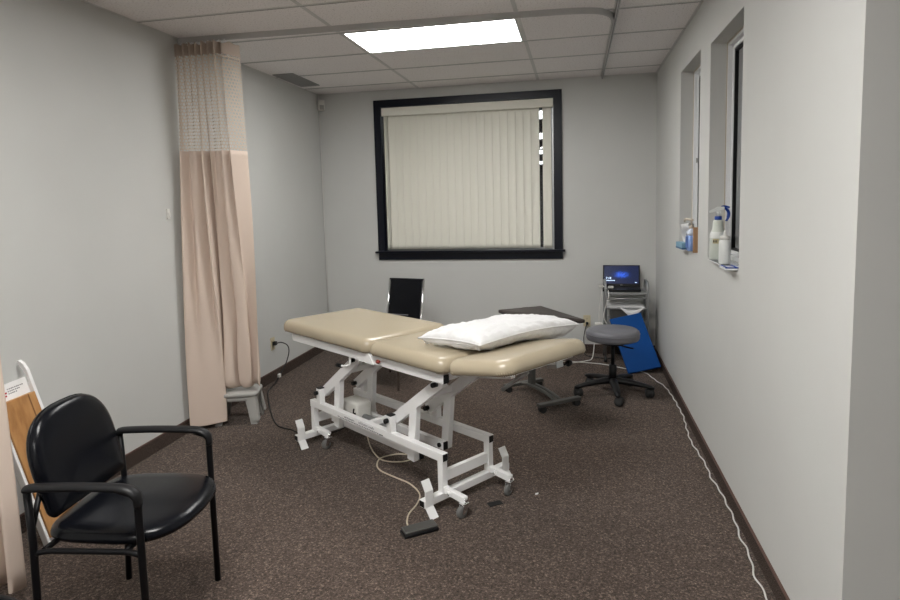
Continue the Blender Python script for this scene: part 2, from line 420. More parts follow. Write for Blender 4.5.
# ------------------------------------------------------------------ right wall casements
for n_, (y0, y1, z0, z1) in enumerate(WIN):
    t = thing('window_%d' % (n_ + 2), 'x', 'window', (W + .1, (y0 + y1) / 2, z0)); t['kind'] = 'structure'
    t['label'] = ['narrow white casement in the right wall with tissues and blue pump bottle on its sill', 'narrow white casement in the right wall with a spray bottle on its sill'][n_]
    xa, xb = W + .090, W + .150
    FW, SW = .024, .022
    f = MB()
    for lo, hi in (((xa, y0, z0), (xb, y0 + FW, z1)), ((xa, y1 - FW, z0), (xb, y1, z1)), ((xa, y0 + FW, z0), (xb, y1 - FW, z0 + FW)), ((xa, y0 + FW, z1 - FW), (xb, y1 - FW, z1))): f.box(lo, hi, .003)
    f.build('window_frame', 'pvc', t)
    f = MB(); a, b_ = xa + .022, xb - .005; q0, q1 = y0 + FW, y1 - FW; r0, r1 = z0 + FW, z1 - FW
    for lo, hi in (((a, q0, r0), (b_, q0 + SW, r1)), ((a, q1 - SW, r0), (b_, q1, r1)), ((a, q0 + SW, r0), (b_, q1 - SW, r0 + SW)), ((a, q0 + SW, r1 - SW), (b_, q1 - SW, r1))): f.box(lo, hi, .004)
    f.build('sash', 'pvc', t)
    f = MB(); q0 += SW; q1 -= SW; r0 += SW; r1 -= SW
    for lo, hi in (((a + .008, q0, r0), (b_ - .003, q0 + .007, r1)), ((a + .008, q1 - .007, r0), (b_ - .003, q1, r1)), ((a + .008, q0, r0), (b_ - .003, q1, r0 + .012)), ((a + .008, q0, r1 - .012), (b_ - .003, q1, r1))): f.box(lo, hi)
    f.build('gasket', 'black', t)
    MB().box((a + .018, q0, r0), (a + .022, q1, r1)).build('glass', 'glass', t)
    f = MB(); f.box((xa - .004, y0, z0), (xa, y0 + .008, z1)).box((xa - .004, y1 - .008, z0), (xa, y1, z1)).box((xa - .004, y0, z1 - .008), (xa, y1, z1)); f.build('caulk_bead', 'caulk', t)
    if n_ == 0: MB().box((a - .008, y1 - .056, z0 + .61), (a + .002, y1 - .046, z0 + .645), .003).build('latch', 'greyplastic', t)
struct('wall_outside', boxes([((W + .9, YN + .16, 0), (W + 1.0, .3, H))]), 'night')

# ------------------------------------------------------------------ curtain track and curtains
tr = thing('curtain_track', 'grey curtain track across the ceiling from the left wall, curving at its right end', 'curtain track', (1.4, -2.3, H))
path = [(.005, -2.385, 0)] + spline([(1.4, -2.335, 0), (2.45, -2.285, 0), (2.68, -2.268, 0), (2.83, -2.225, 0), (2.908, -2.13, 0), (2.930, -2.02, 0), (2.931, -1.97, 0)], 5)
m = MB(); rings = []
path = [Vector(p) for p in path]
for i, p in enumerate(path):
    d = (path[min(i + 1, len(path) - 1)] - path[max(i - 1, 0)]).normalized(); nn = Vector((-d.y, d.x, 0))
    rings.append([m.v(p + nn * a + Vector((0, 0, H - z))) for a, z in ((-.009, .0), (.009, .0), (.009, .034), (.003, .034), (.003, .030), (-.003, .030), (-.003, .034), (-.009, .034))])
for A, B in zip(rings, rings[1:]):
    for k in range(8): m.face([A[k], A[(k + 1) % 8], B[(k + 1) % 8], B[k]])
m.face(rings[0]); m.face(rings[-1][::-1])
m.build('rail', 'alum', tr)
t3 = thing('curtain_track', 'straight thin curtain track running to the back wall, right of the light panel', 'curtain track', (2.947, -2.2, H))
MB().box((2.938, -4.4, H - .030), (2.956, -.004, H - .0026)).build('rail', 'alum', t3)
MB().box((2.9445, -4.4, H - .0306), (2.9495, -.004, H - .0299)).box((2.9375, -4.4, H - .006), (2.9381, -.004, H - .0026)).build('slot', 'tbar_dark', t3)

def lerp(a, b, t): return a + (b - a) * t
def smooth(a, b, x):
    t = max(0, min(1, (x - a) / (b - a))); return t * t * (3 - 2 * t)
def curtain_xy(u, z):
    """pleated plan of the gathered curtain by the left wall at height z"""
    k = smooth(2.62, .2, z)                       # 0 at the top, 1 at the bottom
    # top plan: gathered pleats along the track, last pleat turned back
    if u < .88:
        q = u / .88; tx = .018 + .345 * q; ty = -2.455 + .028 * math.sin(q * 2 * PI * 7.5)
    else:
        q = (u - .88) / .12; tx = .367 + .05 * math.sin(q * PI * .5); ty = -2.455 + .028 * math.sin(7.5 * 2 * PI) + .16 * q
    # bottom plan: broad flat flap in front, deep folds behind it
    if u < .07:
        q = u / .07; bx = .022 + .010 * q; by = -2.46 - .13 * q
    elif u < .44:
        q = (u - .07) / .37; bx = .032 + .178 * q; by = -2.59 + .185 * q - .012 * math.sin(q * PI)
    elif u < .52:
        q = (u - .44) / .08; bx = .21 - .035 * q; by = -2.405 + .06 * q
    else:
        q = (u - .52) / .48; bx = .175 + .225 * q + .018 * math.sin(q * 2 * PI * 3.3); by = -2.345 + .10 * q + .045 * math.sin(q * 2 * PI * 2.6 + .6)
    w = .034 * math.sin(u * 2 * PI * 6.2 + z * .35) * 4 * k * (1 - k) * (.35 + .65 * smooth(.05, .2, u))
    return lerp(tx, bx, k ** .8), lerp(ty, by, k ** .8) + w
def curtain_bottom(u):
    return lerp(.045, .262, smooth(.455, .53, u)) - .03 * smooth(.0, .35, u) * (1 - smooth(.44, .46, u))*.4
pc = thing('privacy_curtain', 'beige cubicle curtain with net top, bunched at the left wall beside the window end', 'curtain', (.22, -2.38, 0))
ZA, ZB, ZC = 2.682, 2.604, 1.965
m = MB(); m.sheet(200, 4, lambda u, q: (*curtain_xy(u, lerp(ZA, ZB, q)), lerp(ZA, ZB, q) + (.006 * math.sin(u * 90) + .005 * math.sin(u * 47 + 1)) * (1 - q))); m.build('header', 'fabricdark', pc, normals=False)
m = MB(); m.sheet(200, 14, lambda u, q: (*curtain_xy(u, lerp(ZB, ZC, q)), lerp(ZB, ZC, q)), uv=lambda u, q: (u * 1.25, lerp(ZB, ZC, q))); m.build('net_panel', 'net', pc, normals=False)
def lower(u, q):
    zb = curtain_bottom(u); z = lerp(ZC, zb, q); x, y = curtain_xy(u, z)
    bul = smooth(.62, .95, q) * (1 - smooth(.97, 1., q)) * smooth(.53, .6, u)
    x += .014 * math.sin(u * 60) * bul; y += .022 * math.cos(u * 47 + q * 5) * bul - .02 * bul
    return x, y, z + .012 * math.sin(u * 55) * bul
m = MB(); m.sheet(220, 44, lower); ob = m.build('fabric_panel', 'fabric', pc, normals=False)
sm = ob.modifiers.new('thickness', 'SOLIDIFY'); sm.thickness = .0015
def hem(u, q):
    uu = lerp(.075, .435, u); x, y, z = lower(uu, 1.); return x + .0, y - .004, z + .004 + .05 * q
m = MB(); m.sheet(40, 2, hem); m.build('hem', 'fabric', pc, normals=False)
for k in range(9):
    u = .03 + k * .105; x, y = curtain_xy(u, ZA)
    MB().tube([(x, y, ZA - .01), (x, lerp(y, -2.385, .5), ZA + .008), (x, -2.385, H - .033)], .0022, 6).build('hook', 'pvc', pc)

# second curtain at the left edge of the frame
lc = thing('privacy_curtain', 'pale curtain cut off by the left edge, beside the black chair', 'curtain', (.25, -4.37, 0))
def lcx(u, z):
    k = smooth(2.6, .1, z)
    x = .02 + (.405 + .055 * k) * u; y = -4.365 + (.03 + .022 * k) * math.sin(u * 2 * PI * 4.25 - PI * .5) + .022 * u
    return x, y, z
m = MB(); m.sheet(150, 30, lambda u, q: lcx(u, lerp(2.70, .05, q))); ob = m.build('fabric_panel', 'fabric', lc, normals=False)
sm = ob.modifiers.new('thickness', 'SOLIDIFY'); sm.thickness = .0015
m = MB(); m.sheet(120, 2, lambda u, q: (lcx(u, .05 + .06 * q)[0], lcx(u, .05)[1] - .003, .052 + .055 * q)); m.build('hem', 'fabric', lc, normals=False)
t2 = MB(); t2.box((0.0, -4.385, H - .034), (2.0, -4.367, H)); tag(t2.build('curtain_track', 'alum'), 'straight curtain track above the curtain at the left edge of the frame', 'curtain track')

# ------------------------------------------------------------------ grey step stools under the curtain
def step_stool(z0, hgt, label, c=(.235, -2.275), ang=.30, k_=1.):
    xf = frame((c[0], c[1], z0), ang) @ Matrix.Diagonal((k_, k_, 1, 1)); t = thing('step_stool', label, 'step stool', (c[0], c[1], z0), 'stacked grey plastic stools')
    m = MB(xf); out = rrect(-.145, .145, -.115, .115, .045)
    m.pad(out, [(-.004, hgt - .034), (-.012, hgt - .032), (-.012, hgt - .012), (-.004, hgt - .004), (.012, hgt)]); m.build('top', 'greyplastic', t)
    for sx in (-1, 1):
        for sy in (-1, 1):
            m = MB(xf); rings = []
            for z, o, w in ((hgt - .033, 0., .066), (hgt * .5, .014, .058), (0, .032, .05)):
                cx, cy = sx * (.108 + o), sy * (.080 + o)
                rings.append([m.v((cx + a * w / 2 * sx, cy + b * w / 2 * sy, z)) for a, b in ((1, .5), (1, 1), (.5, 1), (-1, 1), (-1, .55), (.45, .45), (.55, -1), (1, -1))])
            for A, B in zip(rings, rings[1:]):
                for k in range(8): m.face([A[k], A[(k + 1) % 8], B[(k + 1) % 8], B[k]])
            m.face(rings[0]); m.face(rings[-1]); m.build('leg', 'greyplastic', t)
step_stool(0, .205, 'grey plastic step stool standing on carpet under the curtain, lower of two', k_=.90)
step_stool(.030, .208, 'grey plastic step stool nested on top of another, curtain resting on it')

# ------------------------------------------------------------------ treatment table
TO = Vector((.968 - .0144, -2.585 - .0204, 0)); TANG = math.atan2(-.5778, .8162)
T = frame(TO, TANG)
tt = thing('treatment_table', 'beige padded treatment table on a white wheeled lift frame', 'treatment table', T @ Vector((.65, .172, 0)))
TW = .385
# base rails and end assemblies
for t0 in (.0, TW - .04):
    MB(T).box((0, t0, .245), (1.302, t0 + .04, .290), .003).build('base_rail', 'white', tt)
    for s0 in (-.002, 1.296):
        MB(T).box((s0, t0 + .004, .249), (s0 + .009, t0 + .036, .286), .002).build('end_cap', 'black', tt)
def caster(parent, s0, t0, ang):
    c = MB(T @ Matrix.Translation((s0, t0, 0)) @ Matrix.Rotation(ang, 4, 'Z'))
    c.cyl((0, 0, .072), (0, 0, .098), .013, 12).box((-.03, -.017, .068), (.014, .017, .075), .002)
    for e in (-1, 1): c.prism([(-.034, .024), (-.014, .024), (.012, .070), (-.022, .070)], e * .0155 - .0015, e * .0155 + .0015, 'Y')
    ob = c.build('caster', 'chrome', parent)
    w = MB(T @ Matrix.Translation((s0, t0, 0)) @ Matrix.Rotation(ang, 4, 'Z'))
    w.lathe([(.012, -.011), (.026, -.011), (.031, -.007), (.031, .007), (.026, .011), (.012, .011)], (-.024, 0, .031), 20, 'Y'); w.build('wheel', 'greyrub', ob)
for s0 in (.0, 1.258):
    for t0 in (.0, TW - .04):
        MB(T).box((s0 + .002, t0 + .002, .08), (s0 + .04, t0 + .038, .247), .003).build('upright', 'white', tt)
    MB(T).box((s0, -.125, .045), (s0 + .042, .515, .083), .003).build('foot_tube', 'white', tt)
    MB(T).box((s0 + .008, .04, .135), (s0 + .034, TW - .04, .192), .003).build('cross_tube', 'white', tt)
    for e, te in ((-1, -.127), (1, .512)):
        MB(T).box((s0 + .004, te, .049), (s0 + .038, te + .005, .079), .001).build('end_cap', 'black', tt)
    for t0, an in ((.022, 1.5), (TW - .022, 1.75)):
        br = MB(T); br.bar((s0 + .036, t0, .098), (s0 + .185, t0, .088), .032, .034, bev=.003).box((s0 + .07, t0 - .024, .082), (s0 + .10, t0 + .024, .104), .002)
        br.build('caster_bracket', 'white', tt)
        caster(tt, s0 + .178, t0 + .004, an)
        MB(T).cyl((s0 + .085, t0 - .030, .092), (s0 + .085, t0 + .030, .092), .006, 10).build('bolt', 'chrome', tt)
    for tp in (-.105, .468):
        q = [(s0 + .022, .184), (s0 + .050, .135), (s0 + .050, .052), (s0 + .088, .004)]
        m = MB(T); th = .006
        poly = q + [(a + th, b_ + .002) for a, b_ in q[::-1]]
        m.prism(poly, tp - .024, tp + .026, 'Y'); m.build('pedal', 'white', tt)
# decal on the near base rail
d = MB(T)
for k in range(24): d.box((.36 + k * .0168, -.0012, .2535), (.3695 + k * .0168, .0005, .2585))
d.box((.335, -.0012, .257), (.355, .0005, .260)).box((.765, -.0012, .2525), (.80, .0005, .2575)); d.build('dashed_decal', 'ink', tt)
rr = random.Random(3)
for x0, x1, hh in ((.41, .515, .010), (.56, .64, .016), (.655, .715, .014)):
    x = x0; d = MB(T)
    while x < x1:
        w = rr.uniform(.004, .009); hz = hh * rr.choice((1, .7, .7))
        d.box((x, -.0012, .267), (x + .0022, .0005, .267 + hz)).box((x, -.0012, .267 + hz * rr.choice((0, .45, .8))), (x + w, .0005, .267 + hz * .2 + .0035)); x += w + .003
    d.box((x0, -.0011, .2668), (x, .0005, .2676)).build('maker_lettering', 'greyink', tt)
# lift linkage: stubs, bell-crank arms with legs, link bars
ARM = Vector((.41, 0, .30)).normalized()
for near in (True, False):
    ts = .02 if near else TW - .02          # stub plane
    ta = .064 if near else TW - .064        # arm plane
    sg = -1 if near else 1
    for s0 in (.085, .835):
        MB(T).box((s0 - .0, ts - .02, .288), (s0 + .042, ts + .02, .384), .003).build('stub_post', 'white', tt)
        MB(T).box((s0 + .001, ts - .019, .383), (s0 + .041, ts + .019, .391), .002).build('end_cap', 'black', tt)
        b = MB(T); b.cyl((s0 + .014, ts - sg * .02 + sg * .04, .356), (s0 + .014, ts + sg * .040, .356), .014, 14)
        b.cyl((s0 + .014, ts + sg * .018, .356), (s0 + .014, ts + sg * .036, .356), .014, 14).cyl((s0 + .014, ts, .356), (s0 + .014, ta, .356), .008, 10); b.build('bolt', 'black', tt)
        p = Vector((s0 + .012, ta, .352)); q = p + ARM * .505
        a = MB(T); a.bar(p - ARM * .012, q, .036, .062, bev=.003); ar = a.build('lift_arm', 'white', tt)
        k = p + ARM * .205
        MB(T).bar((k.x + .01, ta, k.z + .01), (k.x - .028, ta, .150), .0355, .058, up=(1, 0, 0), bev=.003).build('crank_leg', 'white', ar)
        b = MB(T); b.cyl((q.x - .03, ta + sg * .02, q.z - .018), (q.x - .03, ta + sg * .052, q.z - .018), .013, 14); b.build('pivot_bolt', 'black', ar)
        if not near:
            b = MB(T); b.cyl((s0 + .014, ta - .018, .356), (s0 + .014, ta - .048, .356), .014, 14); b.build('pivot_bolt', 'black', ar)
    tl = .100 if near else TW - .102
    MB(T).box((.12, tl - .016, .150), (1.015, tl + .016, .198), .003).build('link_bar', 'white', tt)
    MB(T).box((1.014, tl - .0155, .151), (1.022, tl + .0155, .197), .002).build('end_cap', 'black', tt)
    for s0 in (.185, .985):
        MB(T).cyl((s0, tl - .026, .174), (s0, tl + .026, .174), .013, 12).build('bolt', 'black', tt)
# tie tubes between the two sides
MB(T).bar((.30, .08, .52), (.30, TW - .08, .52), .035, .035).build('tie_tube', 'white', tt)
MB(T).bar((1.045, .08, .515), (1.045, TW - .08, .515), .035, .035).build('tie_tube', 'white', tt)
MB(T).bar((.60, .018, .262), (.60, TW - .02, .262), .035, .03).build('tie_tube', 'white', tt)
# motor
mo = MB(T); mo.box((.17, .135, .150), (.345, .255, .305), .018, seg=3); mo = mo.build('motor', 'offwhite', tt)
MB(T).box((.19, .131, .165), (.325, .1355, .235), .002).build('motor_panel', 'greyplastic', mo)
MB(T).cyl((.30, .195, .20), (.62, .195, .20), .024, 14).build('actuator_rod', 'silver', mo)
MB(T).tube(spline([(.33, .13, .24), (.37, .10, .22), (.40, .12, .18), (.36, .15, .14)]), .006, 6).tube(spline([(.34, .13, .20), (.36, .10, .25), (.35, .11, .28)]), .005, 6).build('motor_wire', 'black', mo)
# top frame
tf = MB(T)
for t0 in (-.035, TW - .005): tf.box((-.13, t0, .676), (1.362, t0 + .04, .724), .003)
for s0 in (-.11, .62, 1.30): tf.box((s0, .005, .680), (s0 + .04, TW - .005, .720), .003)
tf = tf.build('top_frame', 'white', tt)
for t0 in (-.033, TW - .003):
    for s0 in (-.134, 1.359): MB(T).box((s0, t0 + .001, .678), (s0 + .008, t0 + .036, .722), .002).build('end_cap', 'black' if s0 > 0 else 'white', tf)
MB(T).prism([(.62, .674), (.79, .674), (.745, .736), (.675, .736)], -.040, -.034, 'Y').build('hinge_plate', 'white', tf)
MB(T).tube(fillet([(.845, -.035, .700), (.845, -.055, .700), (.875, -.060, .712)], .01), .006, 8).lathe([(.0, -.012), (.011, -.008), (.012, .004), (.0, .012)], (.86, -.058, .708), 12, 'X').build('lever_knob', 'red', tf)
m = MB(T); m.tube(fillet([(.52, -.015, .68), (.52, -.015, .625), (.50, -.035, .612), (.455, -.045, .612)], .012), .007, 8); m = m.build('release_lever', 'white', tf)
MB(T).cyl((.470, -.043, .612), (.425, -.046, .610), .012, 12).build('lever_grip', 'black', m)
# cushions
def cushion(s0, s1, t0, t1, z0, z1, name, xf=T, label=None):
    m = MB(xf); rr_ = .085 if name == 'head_cushion' else .060; e = .050
    lay = [(.055, z0), (.014, z0 + .003), (.005, z0 + .010), (0, z0 + .024), (0, z1 - e)]
    for k in range(1, 10):
        a = k / 9 * PI / 2; lay.append((e * (1 - math.cos(a)), z1 - e + (e - .003) * math.sin(a)))
    lay += [(.075, z1 - .0015), (.13, z1)]
    m.pad(rrect(s0, s1, t0, t1, rr_, 10), lay, .001, .052)
    # gathered vinyl at the corners
    for (cs, ct, a0) in ((s0 + rr_, t0 + rr_, 180), (s1 - rr_, t0 + rr_, 270), (s1 - rr_, t1 - rr_, 0), (s0 + rr_, t1 - rr_, 90)):
        for k in range(9):
            a = math.radians(a0 + 14 + k * 62 / 8); ca, sa = math.cos(a), math.sin(a)
            m.tube([(cs + ca * (rr_ - .012), ct + sa * (rr_ - .012), z0 + .003), (cs + ca * (rr_ - .0035), ct + sa * (rr_ - .0035), z0 + .014), (cs + ca * (rr_ - .0015), ct + sa * (rr_ - .0015), z0 + .034)], [.0032, .0034, .0010], 6)
    return m.build(name, 'beige', tt)
ca, cb = -.072, .575
cushion(-.215, .765, ca, cb, .733, .818, 'leg_cushion')
cushion(.773, 1.395, ca, cb, .733, .815, 'seat_cushion')
HX = T @ Matrix.Translation((1.405, 0, .735)) @ Matrix.Rotation(-math.radians(9.5), 4, 'Y')
cushion(.0, .42, ca, cb, .0, .078, 'head_cushion', HX)
hf = MB(HX); hf.box((-.02, .03, -.026), (.345, .06, -.003), .002).box((-.02, TW - .03, -.026), (.345, TW, -.003), .002).box((.315, -.01, -.014), (.350, .50, -.003), .002); hf = hf.build('headrest_frame', 'white', tt)
MB(HX).box((.29, .36, -.045), (.350, .415, -.012), .003).build('headrest_clamp', 'silver', hf)
MB(HX).cyl((.33, .41, -.042), (.33, .48, -.042), .005, 8).lathe([(.0, .47), (.016, .473), (.017, .49), (.012, .50), (.0, .502)], (.33, 0, -.042), 14, 'Y').build('clamp_knob', 'black', hf)
MB(HX).cyl((.30, .20, -.03), (.12, .20, -.12), .010, 12).build('gas_strut', 'silver', hf)

# ------------------------------------------------------------------ pillow
A, B, C = T @ Vector((1.115, .035, .868)), T @ Vector((1.505, .085, .880)), T @ Vector((1.610, .735, .896))
D = A + C - B
ctr = (A + C) / 2; ex = (B - A); ey = (D - A); ez = ex.normalized().cross(ey.normalized())
lx, ly = ex.length / 2, ey.length / 2
pl = thing('pillow', 'plump white pillow lying across the head end of the treatment table', 'pillow', ctr - Vector((0, 0, .06)))
def pil(sgn, thick):
    def fn(u, q):
        a, b = u * 2 - 1, q * 2 - 1
        pin = 1 - .06 * (1 - abs(a) ** 2) * abs(b) ** 3 ; pin2 = 1 - .045 * (1 - abs(b) ** 2) * abs(a) ** 3
        fa = max(0., 1 - abs(a) ** 3.4); fb = max(0., 1 - abs(b) ** 7.)
        h = (fa * fb) ** .48
        P = Vector((a * lx * pin2 * 1.03, b * ly * pin * 1.02, 0))
        nz = noise.noise(Vector((a * 2.2 + 3, b * 3.4, sgn))) * .014 + noise.noise(Vector((a * 9 + b * 3, b * 5 - a * 6, sgn * 3))) * .009
        edge = (1 - h)
        wr = .007 * math.sin(b * 38 + 4 * math.sin(a * 3)) * edge * (h ** .5) * 1.6
        z = sgn * (thick * h * (1 if sgn > 0 else .85 + .45 * smooth(-.2, .9, b))) + (nz + wr) * (h ** .6)
        zz = z + .012 * math.cos(b * 2) * (abs(a) ** 3)
        return ctr + ex.normalized() * P.x + ey.normalized() * P.y + ez * zz
    return fn
m = MB(); m.sheet(60, 90, pil(1, .052)); m.sheet(60, 90, pil(-1, .068)); bmesh.ops.remove_doubles(m.bm, verts=m.bm.verts[:], dist=.0006); m.build('cover', 'pillow', pl)
f1 = pil(1, 0.0)
edge = [f1(k / 30, 0) for k in range(31)] + [f1(1, k / 40) for k in range(1, 41)] + [f1(1 - k / 30, 1) for k in range(1, 31)] + [f1(0, 1 - k / 40) for k in range(1, 41)]
MB().tube(edge, .0042, 8).build('seam_piping', 'pillow', pl)
m = MB()
for k in range(3):
    m.tube([f1(.06 + j / 14 * .86, .012 + .012 * k) - ez * (.008 + .011 * k + .004 * math.sin(j * 1.7 + k)) for j in range(15)], .005, 8)
m.build('open_end_folds', 'pillow', pl)

# ------------------------------------------------------------------ foot switch and cords
FX = frame((1.948, -3.592, 0), math.atan2(.6, .8))
fs = thing('foot_switch', 'flat black foot switch on the carpet in front of the treatment table, with cream cord', 'foot switch', (1.948, -3.592, 0))
MB(FX).box((-.088, -.036, 0), (.088, .036, .016), .004).build('base', 'black', fs)
MB(FX).box((-.084, -.033, .016), (.084, .033, .031), .006).build('tread', 'darksteel', fs)
pcord = [(1.880, -3.560, .012), (1.866, -3.521, .006), (1.855, -3.443, .005), (1.869, -3.336, .005), (1.855, -3.227, .005), (1.772, -3.119, .005), (1.657, -3.047, .005), (1.558, -2.982, .005), (1.508, -2.906, .005), (1.501, -2.804, .005), (1.578, -2.738, .005), (1.661, -2.735, .006), (1.702, -2.789, .012), (1.663, -2.854, .014), (1.566, -2.868, .014), (1.48, -2.80, .006), (1.40, -2.72, .05), (1.35, -2.66, .17)]
MB().tube(spline(pcord), .0042, 8).build('cord', 'cordcream', fs)
wc = [(2.417, -.371), (2.674, -.381), (2.942, -.443), (3.132, -.579), (3.286, -.695), (3.347, -.905), (3.402, -1.099), (3.425, -1.383), (3.430, -1.594), (3.432, -1.81), (3.416, -2.028), (3.404, -2.259), (3.415, -2.449), (3.425, -2.635), (3.419, -2.794), (3.433, -2.947), (3.434, -3.101), (3.434, -3.25), (3.420, -3.432), (3.425, -3.537), (3.405, -3.703), (3.408, -3.79), (3.41, -3.878), (3.40, -4.2)]
wp = spline([(x, y, .0055) for x, y in wc], 8)
for i, p in enumerate(wp): p.x += .004 * math.sin(p.y * 41)
tag(MB().tube(wp, .0038, 8).build('extension_cord', 'cordwhite'), 'white extension cord running along the carpet below the right wall', 'cord')
bc = thing('electric_cord', 'black power cord plugged into the left wall outlet, trailing to the treatment table', 'cord', (.03, -1.3, 0))
MB().tube(spline([(.045, -1.300, .345), (.07, -1.25, .342), (.09, -1.18, .30), (.09, -1.155, .235), (.075, -1.18, .15), (.065, -1.26, .08), (.068, -1.38, .02), (.09, -1.52, .006), (.122, -1.639, .005), (.30, -1.957, .005), (.455, -2.200, .005), (.54, -2.32, .005), (.615, -2.394, .005), (.728, -2.437, .005), (.81, -2.482, .005), (1.0, -2.47, .006), (1.14, -2.48, .06), (1.22, -2.50, .15)]), .0048, 8).build('cable', 'cordblack', bc)
MB().box((.016, -1.318, .328), (.048, -1.286, .362), .004).build('plug', 'cordblack', bc)
MB().box((.055, -1.335, .035), (.077, -1.300, .07), .005).build('cable_tag', 'offwhite', bc)

def outlet(name, loc, ang, label):
    xf = frame(loc, ang); t = thing(name, label, 'outlet', loc, 'cream wall outlets')
    MB(xf).box((-.036, -.007, -.058), (.036, -.0002, .058), .003).build('cover_plate', 'cream', t)
    for z in (-.024, .024):
        r = MB(xf); r.prism(rrect(-.017, .017, z - .014, z + .014, .008, 4), -.010, -.006, 'Y'); r = r.build('receptacle', 'cream', t)
        sl = MB(xf); sl.box((-.008, -.0108, z - .002), (-.006, -.0098, z + .007)).box((.006, -.0108, z - .002), (.008, -.0098, z + .007)).cyl((0, -.0098, z - .008), (0, -.0108, z - .008), .0025, 8); sl.build('slots', 'ink', r)
outlet('wall_outlet', (0, -1.29, .338), PI / 2, 'cream outlet on the left wall with a black cord plugged in')
outlet('wall_outlet', (2.794, 0, .335), 0, 'cream outlet on the back wall beside the silver cart')
b2 = thing('electric_cord', 'thin black cord hanging from the back wall outlet', 'cord', (2.79, -.03, 0))
MB().box((2.782, -.034, .300), (2.806, -.0105, .326), .004).build('plug', 'cordblack', b2)
MB().tube(spline([(2.793, -.03, .31), (2.775, -.045, .25), (2.762, -.05, .16), (2.77, -.07, .06), (2.78, -.12, .008), (2.90, -.20, .006), (3.02, -.22, .006)]), .0045, 8).build('cable', 'cordblack', b2)

sd = thing('motion_sensor', 'small white motion sensor high in the left back corner', 'sensor', (.03, -.03, 2.59))
xf = frame((.045, -.040, 2.625), -PI / 4)
MB(Matrix.Translation((.045, -.040, 2.625)) @ Matrix.Rotation(PI / 4, 4, 'Z')).box((-.036, -.022, -.055), (.036, .022, .055), .008).build('housing', 'offwhite', sd)
MB(Matrix.Translation((.045, -.040, 2.605)) @ Matrix.Rotation(PI / 4, 4, 'Z')).box((-.024, -.027, -.028), (.024, -.021, .02), .002).build('lens', 'greyplastic', sd)
MB().tube([(.012, -.010, 2.58), (.010, -.008, 1.4), (.010, -.008, .10)], .004, 6).build('wire', 'cordwhite', sd)
MB().tube([(.012, -.010, 2.66), (.010, -.008, 2.742)], .004, 6).build('wire', 'cordwhite', sd)
wp_ = MB(); wp_.box((0, -2.640, 1.505), (.012, -2.612, 1.575), .003); wp_ = wp_.build('wall_clip', 'offwhite'); tag(wp_, 'small white plastic clip fixed on the left wall near the curtain', 'wall clip')
MB().box((.012, -2.634, 1.52), (.020, -2.618, 1.55), .002).build('tab', 'offwhite', wp_)

# ------------------------------------------------------------------ foreground chair
CX = frame((1.043, -4.385, 0), math.radians(8))
ch = thing('armchair', 'black vinyl armchair with black metal legs in the left foreground', 'chair', (1.043, -4.385, 0))
def back_outline():
    o = [(-.205, .0), (.205, .0)]
    o = []
    for k in range(9): a = -PI / 2 + k / 8 * PI / 2; o.append((.178 + .03 * math.cos(a), .03 + .03 * math.sin(a)))
    for k in range(25):
        a = k / 24 * PI; o.append((.216 * math.copysign(abs(math.cos(a)) ** .70, math.cos(a)), .165 + .205 * max(0., math.sin(a)) ** .8))
    for k in range(9): a = PI + k / 8 * PI / 2; o.append((-.178 + .03 * math.cos(a), .03 + .03 * math.sin(a)))
    return o
lean = math.atan2(.095, .40)
BX = CX @ Matrix.Translation((-.165, .016, .510)) @ Matrix.Rotation(-lean, 4, 'Y') @ Matrix(((0, 0, 1, 0), (1, 0, 0, 0), (0, 1, 0, 0), (0, 0, 0, 1)))
m = MB(BX); m.pad(back_outline(), [(.02, -.028), (.006, -.024), (0, -.016), (0, 0.), (.003, .012), (.012, .021), (.03, .027), (.07, .031)], .002, .02)
bk = m.build('backrest', 'blackvinyl', ch)
MB(BX).tube([(x * 1.002, y * 1.0, -.006) for x, y in back_outline()] + [(back_outline()[0][0], back_outline()[0][1], -.006)], .0035, 6, caps=False).build('piping', 'blackvinyl', bk)
def seat_outline():
    o = []
    for k in range(64):
        t = 2 * PI * k / 64; x, y = math.cos(t), math.sin(t)
        X = .012 + .222 * math.copysign(abs(x) ** .5, x); Y = .245 * math.copysign(abs(y) ** .5, y)
        if X > 0: X += .05 * (1 - (Y / .25) ** 2) * (X / .225)
        Y *= 1 + .04 * X / .22
        o.append((X, Y))
    return o
m = MB(CX); m.pad(seat_outline(), [(.03, .446), (.008, .449), (0, .458), (0, .466), (.004, .477), (.014, .486), (.032, .492), (.08, .496)], .004); m.build('seat', 'blackvinyl', ch)
for sy in (-1, 1):
    y = sy * .262
    # front leg, rear leg, arm
    MB(CX).tube(fillet([(.188, y, 0), (.188, y, .40), (.188, y, .636), (.13, y, .650)], .035, 6), .0125, 12, flat=(1., 1.)).build('leg', 'blackmetal', ch)
    MB(CX).tube([(-.205, y, 0), (-.195, y, .25), (-.190, y, .46), (-.195, y, .655)], .0125, 12).build('leg', 'blackmetal', ch)
    arm = MB(CX).tube(spline([(-.200, y, .652), (-.17, y, .658), (-.05, y, .662), (.09, y, .661), (.155, y, .655), (.186, y, .632), (.19, y, .595)], 5), [.012] + [.0185] * 25 + [.0165] * 4 + [.014], 12, flat=(.72, 1.25))
    arm.build('armrest', 'black', ch)
    MB(CX).tube(fillet([(-.192, y, .425), (-.15, y * .97, .432), (.14, y * .97, .432), (.188, y, .425)], .02), .010, 10).build('side_rail', 'blackmetal', ch)
    MB(CX).tube(fillet([(-.192, y, .50), (-.205, sy * .215, .56), (-.222, sy * .16, .62)], .03), .0095, 10).build('back_bracket', 'blackmetal', ch)
MB(CX).tube([(-.16, -.255, .434), (-.16, .255, .434)], .010, 10).tube([(.13, -.255, .434), (.13, .255, .434)], .010, 10).build('seat_frame', 'blackmetal', ch)

